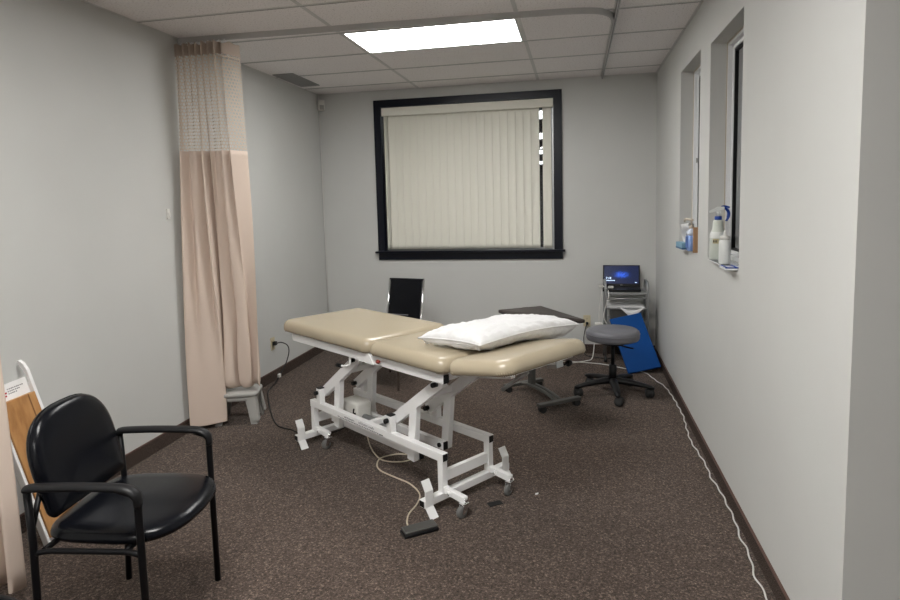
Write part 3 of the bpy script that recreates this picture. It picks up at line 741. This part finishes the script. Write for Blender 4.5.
# ribbed round bin at the bottom-left corner of the frame
bn = thing('waste_bin', 'black ribbed round bin just showing at the lower left corner', 'bin', (1.03, -5.065, 0))
m = MB(Matrix.Translation((1.03, -5.065, 0))); n = 72
rings = []
for r, z in ((.120, 0), (.152, .44), (.145, .44), (.116, .008)):
    rings.append([m.v(((r + (.003 if k % 2 else 0)) * math.cos(2 * PI * k / n), (r + (.003 if k % 2 else 0)) * math.sin(2 * PI * k / n), z)) for k in range(n)])
for P, Q in zip(rings, rings[1:]):
    for k in range(n): m.face([P[k], P[(k + 1) % n], Q[(k + 1) % n], Q[k]])
m.face(rings[0]); m.face(rings[-1]); m.build('body', 'black', bn)
m = MB(Matrix.Translation((1.03, -5.065, 0)))
m.tube([(.153 * math.cos(2 * PI * k / 48), .153 * math.sin(2 * PI * k / 48), .445) for k in range(49)], .008, 8, caps=False); m.build('rim', 'black', bn)

# ------------------------------------------------------------------ wood and white board leaning on the left wall
TLp, TRp, BLp, BRp = Vector((.030, -4.045, .765)), Vector((.046, -3.865, .765)), Vector((.205, -4.01, .0)), Vector((.272, -3.80, .0))
ux = ((TRp - TLp) + (BRp - BLp)); up_ = ((TLp - BLp) + (TRp - BRp)); Lb = up_.length / 2; Wb = ux.length / 2
up_.normalize(); ux = (ux - up_ * ux.dot(up_)).normalized(); nz = ux.cross(up_)
if nz.x < 0: nz = -nz
org = (BLp + BRp) / 2
BM = Matrix((( ux.x, nz.x, up_.x, org.x), (ux.y, nz.y, up_.y, org.y), (ux.z, nz.z, up_.z, org.z + .004), (0, 0, 0, 1)))
bd = thing('slant_board', 'white board with a honey wood panel leaning on the left wall behind the black chair', 'board', org)
h = Wb / 2
MB(BM).box((-h + .012, 0, 0), (h - .012, .012, Lb), .002).build('back_panel', 'white', bd)
MB(BM).box((-h, -.002, 0), (-h + .014, .044, Lb - .01), .003).build('side_rail', 'white', bd)
m = MB(BM); m.prism([(-.002, 0), (.044, 0), (.044, Lb + .030), (.030, Lb + .065), (.008, Lb + .085), (-.002, Lb + .085), (-.002, Lb + .065), (.026, Lb + .01), (.026, Lb - .03), (-.002, Lb - .03)], h - .014, h, 'X'); m.build('handle_rail', 'white', bd)
MB(BM).box((-h + .016, .012, .04), (h - .016, .050, Lb - .078), .003).build('wood_panel', 'wood', bd)
MB(BM).box((h - .054, .0502, .045), (h - .048, .0512, Lb - .080)).build('groove', 'wooddark', bd)
lg = MB(BM)
for k, (a, b_) in enumerate(((0, 0), (.010, .006), (.018, -.004), (.004, .012), (.022, .010))):
    lg.box((-h + .052 + a, .0122, Lb - .056 + b_), (-h + .062 + a, .0132, Lb - .048 + b_))
lg.build('red_logo', 'redink', bd)
lg = MB(BM)
for r_ in range(3):
    for k in range(9 - r_ * 2): lg.box((-h + .090 + k * .0085, .0122, Lb - .030 - r_ * .011), (-h + .095 + k * .0085 + (k % 3) * .001, .0130, Lb - .025 - r_ * .011))
lg.build('small_print', 'greyink', bd)
lg = MB(BM)
for k in range(3): lg.box((-h - .0012, .012 + (k % 2) * .006, .25 + k * .013), (-h, .026, .258 + k * .013))
lg.build('side_logo', 'redink', bd)

# ------------------------------------------------------------------ black chair behind the table
KX = frame((1.10, -1.185, 0), math.atan2(-.975, -.222))      # local x = facing direction
k2 = thing('side_chair', 'black chrome-framed side chair standing behind the treatment table by the back wall', 'chair', (1.035, -1.185, 0))
KB = KX @ Matrix.Translation((-.20, 0, .46)) @ Matrix.Rotation(-.24, 4, 'Y')
MB(KB).box((-.008, -.163, .06), (.010, .163, .425), .004).build('backrest', 'blackvinyl', k2)
MB(KX).pad(rrect(-.20, .22, -.20, .20, .04), [(.01, .42), (0, .43), (0, .455), (.012, .468), (.05, .472)], .002).build('seat', 'blackvinyl', k2)
for sy in (-1, 1):
    y = sy * .176; top = KB @ Vector((0, y, .428)); topl = KX.inverted() @ top
    MB(KX).tube(fillet([(-.24, y, 0), (-.19, y, .42), (topl.x, y, topl.z)], .05), .0085, 10).build('leg', 'chrome', k2)
    MB(KX).tube(fillet([(.235, y, 0), (.215, y, .44), (-.19, y, .445)], .04), .0105, 10).build('leg', 'chrome', k2)
m = MB(KB); m.tube([(0, -.176, .427), (0, .176, .427)], .0085, 10).build('top_tube', 'blackmetal', k2)
m = MB(KB); m.box((.010, -.16, .095), (.013, .05, .103), .001).build('back_welt', 'greyvinyl', k2)

# ------------------------------------------------------------------ overbed table
ob_ = thing('overbed_table', 'overbed table with dark wood top on a wheeled grey steel base', 'table', (2.30, -1.55, 0))
P0, P1, P2 = Vector((2.09, -1.579, 0)), Vector((2.378, -1.333, 0)), Vector((2.729, -1.903, 0))
e1 = (P2 - P1).normalized(); e2 = Vector((-e1.y, e1.x, 0))
if e2.dot(P1 - P0) < 0: e2 = -e2
OX = Matrix(((e1.x, e2.x, 0, P0.x), (e1.y, e2.y, 0, P0.y), (0, 0, 1, 0), (0, 0, 0, 1)))
wd = (P1 - P0).length
MB(OX).pad(rrect(0, .65, 0, wd, .012, 4), [(.002, .700), (0, .702), (0, .718), (.003, .722)], 0).build('table_top', 'walnut', ob_)
bdir = (Vector((2.362, -1.211, 0)) - Vector((2.062, -1.445, 0))).normalized(); bc1 = Vector((2.258, -1.292, .058)); bc2 = Vector((2.562, -1.744, .058))
for cc, hl in ((bc1, .185), (bc2, .190)):
    o = MB().bar(cc - bdir * hl, cc + bdir * hl, .048, .026, bev=.005).build('base_foot', 'darksteel', ob_)
    for e in (-1, 1):
        p = cc + bdir * e * (hl - .035)
        cs = MB(); cs.cyl((p.x, p.y, .05), (p.x, p.y, .03), .012, 10)
        d_ = Vector((-bdir.y, bdir.x, 0))
        cs.tube([p - d_ * .020 + Vector((0, 0, -.031)), p + d_ * .020 + Vector((0, 0, -.031))], .026, 16); cs.build('caster', 'rubber', ob_)
ax = (bc2 - bc1).normalized(); sd_ = Vector((-ax.y, ax.x, 0))
for e in (-1, 1):
    pts = [bc1 + ax * .02 + sd_ * e * .022, bc1 + ax * .10 + sd_ * e * .022 + Vector((0, 0, .018)), (bc1 + bc2) / 2 + sd_ * e * .022 + Vector((0, 0, .026)), bc2 - ax * .10 + sd_ * e * .022 + Vector((0, 0, .018)), bc2 - ax * .02 + sd_ * e * .022]
    MB().tube(spline(pts, 4), .014, 10, flat=(.8, 1.2)).build('cross_tube', 'darksteel', ob_)
cp = bc1 + ax * .135
MB().bar((cp.x, cp.y, .075), (cp.x, cp.y, .46), .040, .062, up=tuple(ax), bev=.004).build('column', 'darksteel', ob_)
MB().bar((cp.x, cp.y, .40), (cp.x, cp.y, .690), .030, .048, up=tuple(ax), bev=.003).build('inner_column', 'chrome', ob_)
MB().bar(Vector((cp.x, cp.y, .692)) - ax * .10, Vector((cp.x, cp.y, .692)) + ax * .24, .05, .016).build('top_bracket', 'darksteel', ob_)

# ------------------------------------------------------------------ rolling stool
sx, sy_ = 2.972, -1.325
st = thing('rolling_stool', 'round grey padded stool on a black five-star wheeled base', 'stool', (sx, sy_, 0))
SX = Matrix.Translation((sx, sy_, 0))
MB(SX).lathe([(.0, .440), (.17, .440), (.198, .449), (.207, .465), (.207, .500), (.203, .518), (.185, .531), (.14, .538), (.0, .541)], n=48, cap=False).build('seat', 'greyvinyl', st)
MB(SX).tube([(.2075 * math.cos(2 * PI * k / 48), .2075 * math.sin(2 * PI * k / 48), .499) for k in range(49)], .0028, 6, caps=False).build('seat_seam', 'greyvinyl', st)
MB(SX).cyl((0, 0, .415), (0, 0, .443), .10, 24).build('seat_plate', 'black', st)
MB(SX).cyl((0, 0, .23), (0, 0, .42), .014, 16).build('gas_lift', 'blackmetal', st)
MB(SX).lathe([(.030, .085), (.030, .24), (.024, .245)], n=20).build('column', 'black', st)
MB(SX).tube([(.02, 0, .41), (.10, -.06, .40), (.15, -.09, .398)], .006, 8).build('height_lever', 'black', st)
a0 = math.atan2(-1.64 - sy_, 2.995 - sx)
for k in range(5):
    a = a0 + k * 2 * PI / 5; R = SX @ Matrix.Rotation(a, 4, 'Z')
    m = MB(R); rings = []
    for x, z, w, hh in ((0, .112, .038, .056), (.06, .115, .036, .054), (.16, .108, .030, .044), (.25, .094, .026, .036), (.300, .084, .023, .032), (.322, .080, .012, .018)):
        rings.append([m.v((x, w * math.cos(2 * PI * j / 12), z + hh * .5 * math.sin(2 * PI * j / 12))) for j in range(12)])
    for P, Q in zip(rings, rings[1:]):
        for j in range(12): m.face([P[j], P[(j + 1) % 12], Q[(j + 1) % 12], Q[j]], True)
    m.face(rings[0]); m.face(rings[-1]); ar = m.build('base_arm', 'black', st)
    cR = R @ Matrix.Translation((.288, 0, 0)) @ Matrix.Rotation(1.1 + k * .9, 4, 'Z')
    MB(cR).cyl((0, 0, .055), (0, 0, .078), .008, 8).lathe([(.0, -.030), (.027, -.030), (.033, -.023), (.033, -.004), (.029, -.003), (.029, .003), (.033, .004), (.033, .023), (.027, .030), (.0, .030)], (.010, 0, .0335), 20, 'Y').prism([(-.022, .040), (.043, .040), (.036, .060), (.010, .070), (-.012, .064)], -.026, .026, 'Y').build('caster', 'rubber', ar)

# ------------------------------------------------------------------ cart, laptop and what is on the cart
ct = thing('utility_cart', 'silver tube rolling cart with shelves in the right back corner', 'cart', (3.15, -.20, 0))
xl, xr, yf, yb = 2.962, 3.345, -.335, -.075
for x in (xl, xr):
    MB().tube(fillet([(x, yf, .06), (x, yf, .770), (x, yb, .770), (x, yb, .06)], .07, 8), .0115, 12).build('side_frame', 'silver', ct)
for z in (.661, .385, .165):
    m = MB(); m.box((xl + .006, yf, z), (xr - .006, yb, z + .006)).box((xl + .006, yf - .004, z - .008), (xr - .006, yf + .006, z + .016), .002).box((xl + .006, yb - .006, z - .008), (xr - .006, yb + .004, z + .016), .002); m.build('shelf', 'silver', ct)
m = MB(); m.box((xl + .006, yf, .520), (xr - .006, yb, .526)).box((xl + .006, yf - .004, .513), (xr - .006, yf + .005, .532), .002); m.build('shelf', 'silver', ct)
MB().tube([(xl, yf, .612), (xr, yf, .620)], .007, 10).build('front_rail', 'silver', ct)
for x in (xl, xr):
    for y in (yf, yb):
        MB().cyl((x, y, .04), (x, y, .075), .008, 8).tube([(x - .014, y, .027), (x + .014, y, .027)], .027, 16).build('caster', 'rubber', ct)
LX = frame((3.117, -.205, .680), math.radians(-3))
lp = thing('laptop', 'open black laptop with a blue lit screen on top of the cart', 'laptop', (3.117, -.205, .680))
MB(LX).box((-.175, -.115, 0), (.175, .115, .018), .004).build('base', 'black', lp)
MB(LX).box((-.150, -.035, .0178), (.150, .085, .0195), .001).build('keyboard', 'rubber', lp)
MB(LX).box((-.045, -.10, .0178), (.045, -.045, .0186), .0005).build('touchpad', 'darksteel', lp)
SXm = LX @ Matrix.Translation((0, .112, .016)) @ Matrix.Rotation(-.22, 4, 'X')
lid = MB(SXm).box((-.175, -.004, 0), (.175, .006, .214), .004).build('lid', 'black', lp)
# screen as own object with its own centre for the picture
so = MB(SXm).box((-.163, -.0052, .030), (.163, -.0042, .205)); so = so.build('screen', 'screen', lid)
for vv in so.data.vertices: pass
cs = sum((Vector(v_.co) for v_ in so.data.vertices), Vector()) / 8
so.data.transform(Matrix.Translation(-cs)); so.location = cs
tx = bpy.data.curves.new('clock_text', 'FONT'); tx.body = '7:18'; tx.size = .030; tx.extrude = .0002
to = bpy.data.objects.new('tmp', tx); COL.objects.link(to); bpy.context.view_layer.update()
me = bpy.data.meshes.new_from_object(to.evaluated_get(bpy.context.evaluated_depsgraph_get())); bpy.data.objects.remove(to)
me.transform(SXm @ Matrix.Translation((-.148, -.0056, .074)) @ Matrix.Rotation(PI / 2, 4, 'X')); me.transform(world_of(lid).inverted()); me.materials.append(M['screenwhite'])
o = bpy.data.objects.new('clock_text', me); COL.objects.link(o); o.parent = lid
m = MB(SXm)
for k in range(8): m.box((-.147 + k * .011, -.0056, .058), (-.139 + k * .011, -.0052, .064))
m.box((.128, -.0056, .040), (.146, -.0052, .045)); m.build('date_line', 'screenwhite', lid)
MB(SXm).box((-.012, -.0046, .014), (.012, -.0040, .018)).build('lid_badge', 'greyink', lid)
MB(LX).box((-.128, -.06, .0196), (-.074, -.025, .045), .010, seg=3).build('tmp', 'offwhite')
o = bpy.data.objects['tmp']; o.name = 'adapter'; o.data.name = 'adapter'; tag(o, 'small white adapter lying on the laptop keyboard', 'adapter')
o = MB().box((2.905, -.20, .702), (2.950, -.13, .722), .005).build('cable_clip', 'offwhite'); tag(o, 'white plug block hung on the left side of the cart', 'plug')
MB().tube(spline([(2.945, -.165, .712), (2.962, -.25, .715), (2.985, -.31, .69), (2.99, -.35, .64), (2.955, -.355, .52), (2.945, -.352, .46), (2.95, -.35, .42), (2.975, -.352, .37)]), .005, 8).build('cable', 'cordwhite', o)
pb = MB().box((2.862, -.345, .345), (2.935, -.28, .378), .006).build('power_strip', 'offwhite'); tag(pb, 'white power strip hanging at the left side of the cart', 'power strip')
MB().tube(spline([(2.90, -.31, .378), (2.905, -.26, .50), (2.925, -.20, .62), (2.930, -.17, .700)]), .004, 8).build('cable', 'cordwhite', pb)
MB().tube(spline([(2.88, -.31, .345), (2.86, -.30, .20), (2.84, -.29, .03), (2.78, -.34, .008), (2.65, -.42, .006)]), .0045, 8).build('cable', 'cordwhite', pb)
# papers on the second shelf, one sheet drooping in front
pp = MB(); pp.box((2.975, -.335, .532), (3.30, -.09, .540)); tag(pp.build('paper_stack', 'paper'), 'stack of white papers on the second cart shelf', 'paper')
pp = MB()
def sheetf(u, q):
    x = lerp(3.02, 3.315, u); d_ = max(0., 1 - abs(u - .62) / .42) * .12
    y = -.335 + .12 * (1 - q); z = .5435
    if q > .5: f_ = (q - .5) * 2; y = -.275 - .070 * min(1, f_ * 1.6); z = .5435 - d_ * f_ ** 1.5
    return x, y, z
pp.sheet(16, 14, sheetf); ob = pp.build('paper_sheet', 'paper'); sm = ob.modifiers.new('thickness', 'SOLIDIFY'); sm.thickness = .0006
tag(ob, 'white sheet of paper drooping over the front of the cart shelf', 'paper')
dk = MB(); dk.box((3.01, -.30, .3925), (3.31, -.10, .505), .006); tag(dk.build('storage_box', 'darksteel'), 'dark grey box on the third shelf of the cart', 'box')
dk = MB(); dk.box((3.06, -.31, .1725), (3.30, -.11, .30), .006); dk = dk.build('storage_box', 'black'); tag(dk, 'black box on the bottom shelf of the cart', 'box')

# blue board leaning against the cart
BLb, BRb = Vector((3.140, -.735, .002)), Vector((3.425, -.680, .058)); TLb = Vector((3.016, -.415, .430))
bx = (BRb - BLb); bz = (TLb - BLb); ln = bz.length; wb = bx.length; bx.normalize(); bz = (bz - bx * bz.dot(bx)).normalized(); by = bz.cross(bx)
XM = Matrix(((bx.x, by.x, bz.x, BLb.x), (bx.y, by.y, bz.y, BLb.y), (bx.z, by.z, bz.z, BLb.z + .004), (0, 0, 0, 1)))
o = MB(XM).box((0, 0, 0), (wb, .022, ln + .005), .004).build('blue_mat', 'blue'); tag(o, 'bright blue rectangular board tilted against the cart by the right wall', 'board')

# ------------------------------------------------------------------ things on the window sills
z = 1.200
tb = thing('tissue_box', 'pale blue tissue box on the far window sill with a tissue sticking out', 'tissue box', (3.44, -1.655, z))
TBX = frame((3.462, -1.72, z), math.radians(4))
MB(TBX).box((-.062, -.09, 0), (.062, .09, .045), .003).build('box', 'tissuebox', tb)
MB(TBX).box((-.0625, -.0905, .0), (.0625, .0905, .012), .001).build('band', 'tissuedark', tb)
m = MB(TBX); m.sheet(10, 10, lambda u, q: ((u - .5) * .05 * (1 + q), .03 * math.sin(u * 5 + q * 3) * (.4 + q) + .015 * math.sin(q * 6), .04 + q * .145 - .03 * q * abs(u - .5))); ob = m.build('tissue', 'paper', tb)
sm = ob.modifiers.new('thickness', 'SOLIDIFY'); sm.thickness = .0015
sb = thing('sanitizer_bottle', 'blue pump bottle of hand sanitizer on the far window sill', 'bottle', (3.452, -1.905, z))
BXm = Matrix.Translation((3.452, -1.905, z))
MB(BXm).pad(superellipse(.030, .052, 3.2, 40), [(.004, 0), (0, .004), (0, .105)], 0).build('liquid', 'sanit', sb)
MB(BXm).pad(superellipse(.030, .052, 3.2, 40), [(0, .105), (.001, .125), (.008, .140), (.018, .150)], 0).build('shoulder', 'sanitclear', sb)
MB(BXm).box((-.0315, -.036, .02), (-.0295, .036, .095), .0005).build('label', 'sanitlabel', sb)
MB(BXm).lathe([(.017, .148), (.017, .166), (.010, .170), (.006, .172), (.006, .200), (.013, .201), (.013, .213), (.0, .215)], n=20).tube(fillet([(0, 0, .207), (-.02, .07, .211), (-.025, .105, .206), (-.026, .110, .190)], .012), [.008] * 13 + [.005], 8).build('pump', 'caulk', sb)
cd = MB(); cd.box((3.435, -2.075, z), (3.535, -2.055, z + .165), .001); tag(cd.build('cardboard_panel', 'cardboard'), 'brown upright cardboard panel at the near end of the far window sill', 'cardboard')
z = 1.205
ty = thing('sill_tray', 'clear acrylic tray under the bottles on the near window sill', 'tray', (3.47, -2.80, z))
MB().box((3.425, -2.98, z), (3.53, -2.59, z + .003), .001).build('plate', 'acrylic', ty)
MB().tube([(3.424, -2.98, z + .003), (3.424, -2.59, z + .003)], .002, 6).build('front_edge', 'pvc', ty)
sp = thing('spray_bottle', 'white spray bottle with blue collar and blue trigger on the near window sill', 'bottle', (3.475, -2.685, z + .006))
Z0 = z + .006; SP = Matrix.Translation((3.468, -2.625, Z0)) @ Matrix.Diagonal((1, 1, .87, 1))
MB(SP).lathe([(.0, 0), (.040, 0), (.043, .006), (.043, .14), (.041, .165), (.034, .185), (.029, .195), (.027, .23), (.024, .25), (.015, .258), (.0, .258)], n=32, cap=False).build('body', 'bottleliquid', sp)
MB(SP).lathe([(.0345, .183), (.0425, .163), (.0437, .14), (.0437, .139)], n=32, cap=False).build('shoulder', 'bottlewhite', sp)
MB(SP).lathe([(.019, .252), (.019, .276), (.015, .278)], n=24).build('collar', 'bluep', sp)
hd = MB(SP); hd.lathe([(.012, .277), (.011, .31), (.0, .312)], n=16); hd.prism([(-.045, .300), (-.045, .313), (.0, .338), (.030, .338), (.030, .322), (.0, .312)], -.010, .010, 'Y', .002); hd.build('spray_head', 'bottlewhite', sp)
tg = MB(SP @ Matrix.Rotation(.35, 4, 'Z')); tg.tube(spline([(.020, 0, .335), (.045, .0, .325), (.062, 0, .300), (.060, 0, .270), (.048, 0, .245)], 5), [.006] * 5 + [.008] * 11 + [.006] * 5, 8, flat=(1, 1.3)).tube(spline([(.020, 0, .338), (.04, 0, .340), (.066, 0, .332)]), .006, 8).build('trigger', 'bluep', sp)
lb = MB(SP)
for k in range(8):
    a = -2.5 + k * .11; lb.box((-.002, -.0026, .105), (.002, .0026, .135), 0, rot=None) if False else None
pts = [(.0445 * math.cos(-2.40 + k * .09), .0445 * math.sin(-2.40 + k * .09)) for k in range(9)]
for (x0_, y0_), (x1_, y1_) in zip(pts, pts[1:]): lb.face([lb.v((x0_, y0_, .105)), lb.v((x1_, y1_, .105)), lb.v((x1_, y1_, .135)), lb.v((x0_, y0_, .135))])
lb.build('label', 'label', sp)
lb = MB(SP)
for k in range(3):
    a = -2.27 + k * .18; c_, s2 = math.cos(a) * .0452, math.sin(a) * .0452
    lb.box((c_ - .002, s2 - .002, .112), (c_ + .002, s2 + .002, .127))
lb.build('label_lettering', 'ink', sp)
sq = thing('squeeze_bottle', 'smaller white squeeze bottle with pointed cap beside the spray bottle', 'bottle', (3.440, -2.85, Z0))
SQ = Matrix.Translation((3.452, -2.865, Z0)) @ Matrix.Diagonal((1, 1, .86, 1))
MB(SQ).lathe([(.0, 0), (.026, 0), (.029, .005), (.029, .125), (.027, .14), (.022, .147), (.0, .148)], n=28, cap=False).build('body', 'bottlewhite', sq)
MB(SQ).lathe([(.024, .146), (.024, .166), (.020, .170), (.008, .174), (.004, .205), (.0, .206)], n=24).build('cap', 'offwhite', sq)
wr = thing('wire_rack', 'small blue and white wire rack at the near end of the near window sill', 'rack', (3.47, -3.04, z))
m = MB()
for k in range(3): m.tube([(3.41 + k * .045, -3.12, z + .012), (3.41 + k * .045, -2.99, z + .012)], .003, 6)
m.tube([(3.40, -3.12, z + .012), (3.52, -3.12, z + .012)], .003, 6).tube([(3.40, -2.99, z + .006), (3.52, -2.99, z + .006)], .003, 6).build('bars', 'bluep', wr)
MB().box((3.40, -3.125, z), (3.53, -2.985, z + .008), .002).build('base', 'pvc', wr)

# ------------------------------------------------------------------ scraps on the carpet
o = MB(frame((2.27, -3.265, 0), .6)).box((-.038, -.020, 0), (.038, .022, .004), .001).build('rubber_scrap', 'black'); tag(o, 'small flat black rubber piece on the carpet near the table wheel', 'scrap')
m = MB(frame((2.478, -3.122, 0), .9)); m.pad([(-.013, -.004), (.004, -.006), (.014, .002), (.002, .007), (-.010, .005)], [(0, 0), (0, .003), (.002, .004)], .001); tag(m.build('paper_scrap', 'paper'), 'tiny white paper scrap on the carpet right of the treatment table', 'scrap')

# ------------------------------------------------------------------ world, camera, view
w = bpy.data.worlds.new('night'); S.world = w; w.use_nodes = True
w.node_tree.nodes['Background'].inputs[0].default_value = (.01, .012, .016, 1); w.node_tree.nodes['Background'].inputs[1].default_value = .3
cam = bpy.data.cameras.new('camera'); co = bpy.data.objects.new('camera', cam); COL.objects.link(co); S.camera = co
yaw, pit, rol = .2090, -.1009, -.0266
c, s = math.cos(yaw), math.sin(yaw)
F = Vector((-s * math.cos(pit), c * math.cos(pit), math.sin(pit))); R = Vector((c, s, 0)); U = R.cross(F)
R2 = R * math.cos(rol) + U * math.sin(rol); U2 = -R * math.sin(rol) + U * math.cos(rol)
co.matrix_world = Matrix(((R2.x, U2.x, -F.x, 2.6906), (R2.y, U2.y, -F.y, -6.3116), (R2.z, U2.z, -F.z, 1.574), (0, 0, 0, 1)))
cam.sensor_width = 36; cam.lens = 616.05 * 36 / 900; cam.shift_x = (450 - 446.27) / 900; cam.shift_y = (263.93 - 300) / 900
cam.clip_start = .05
S.view_settings.view_transform = 'Standard'; S.view_settings.look = 'None'; S.view_settings.gamma = 1; S.view_settings.use_curve_mapping = False
S.view_settings.exposure = 1.50
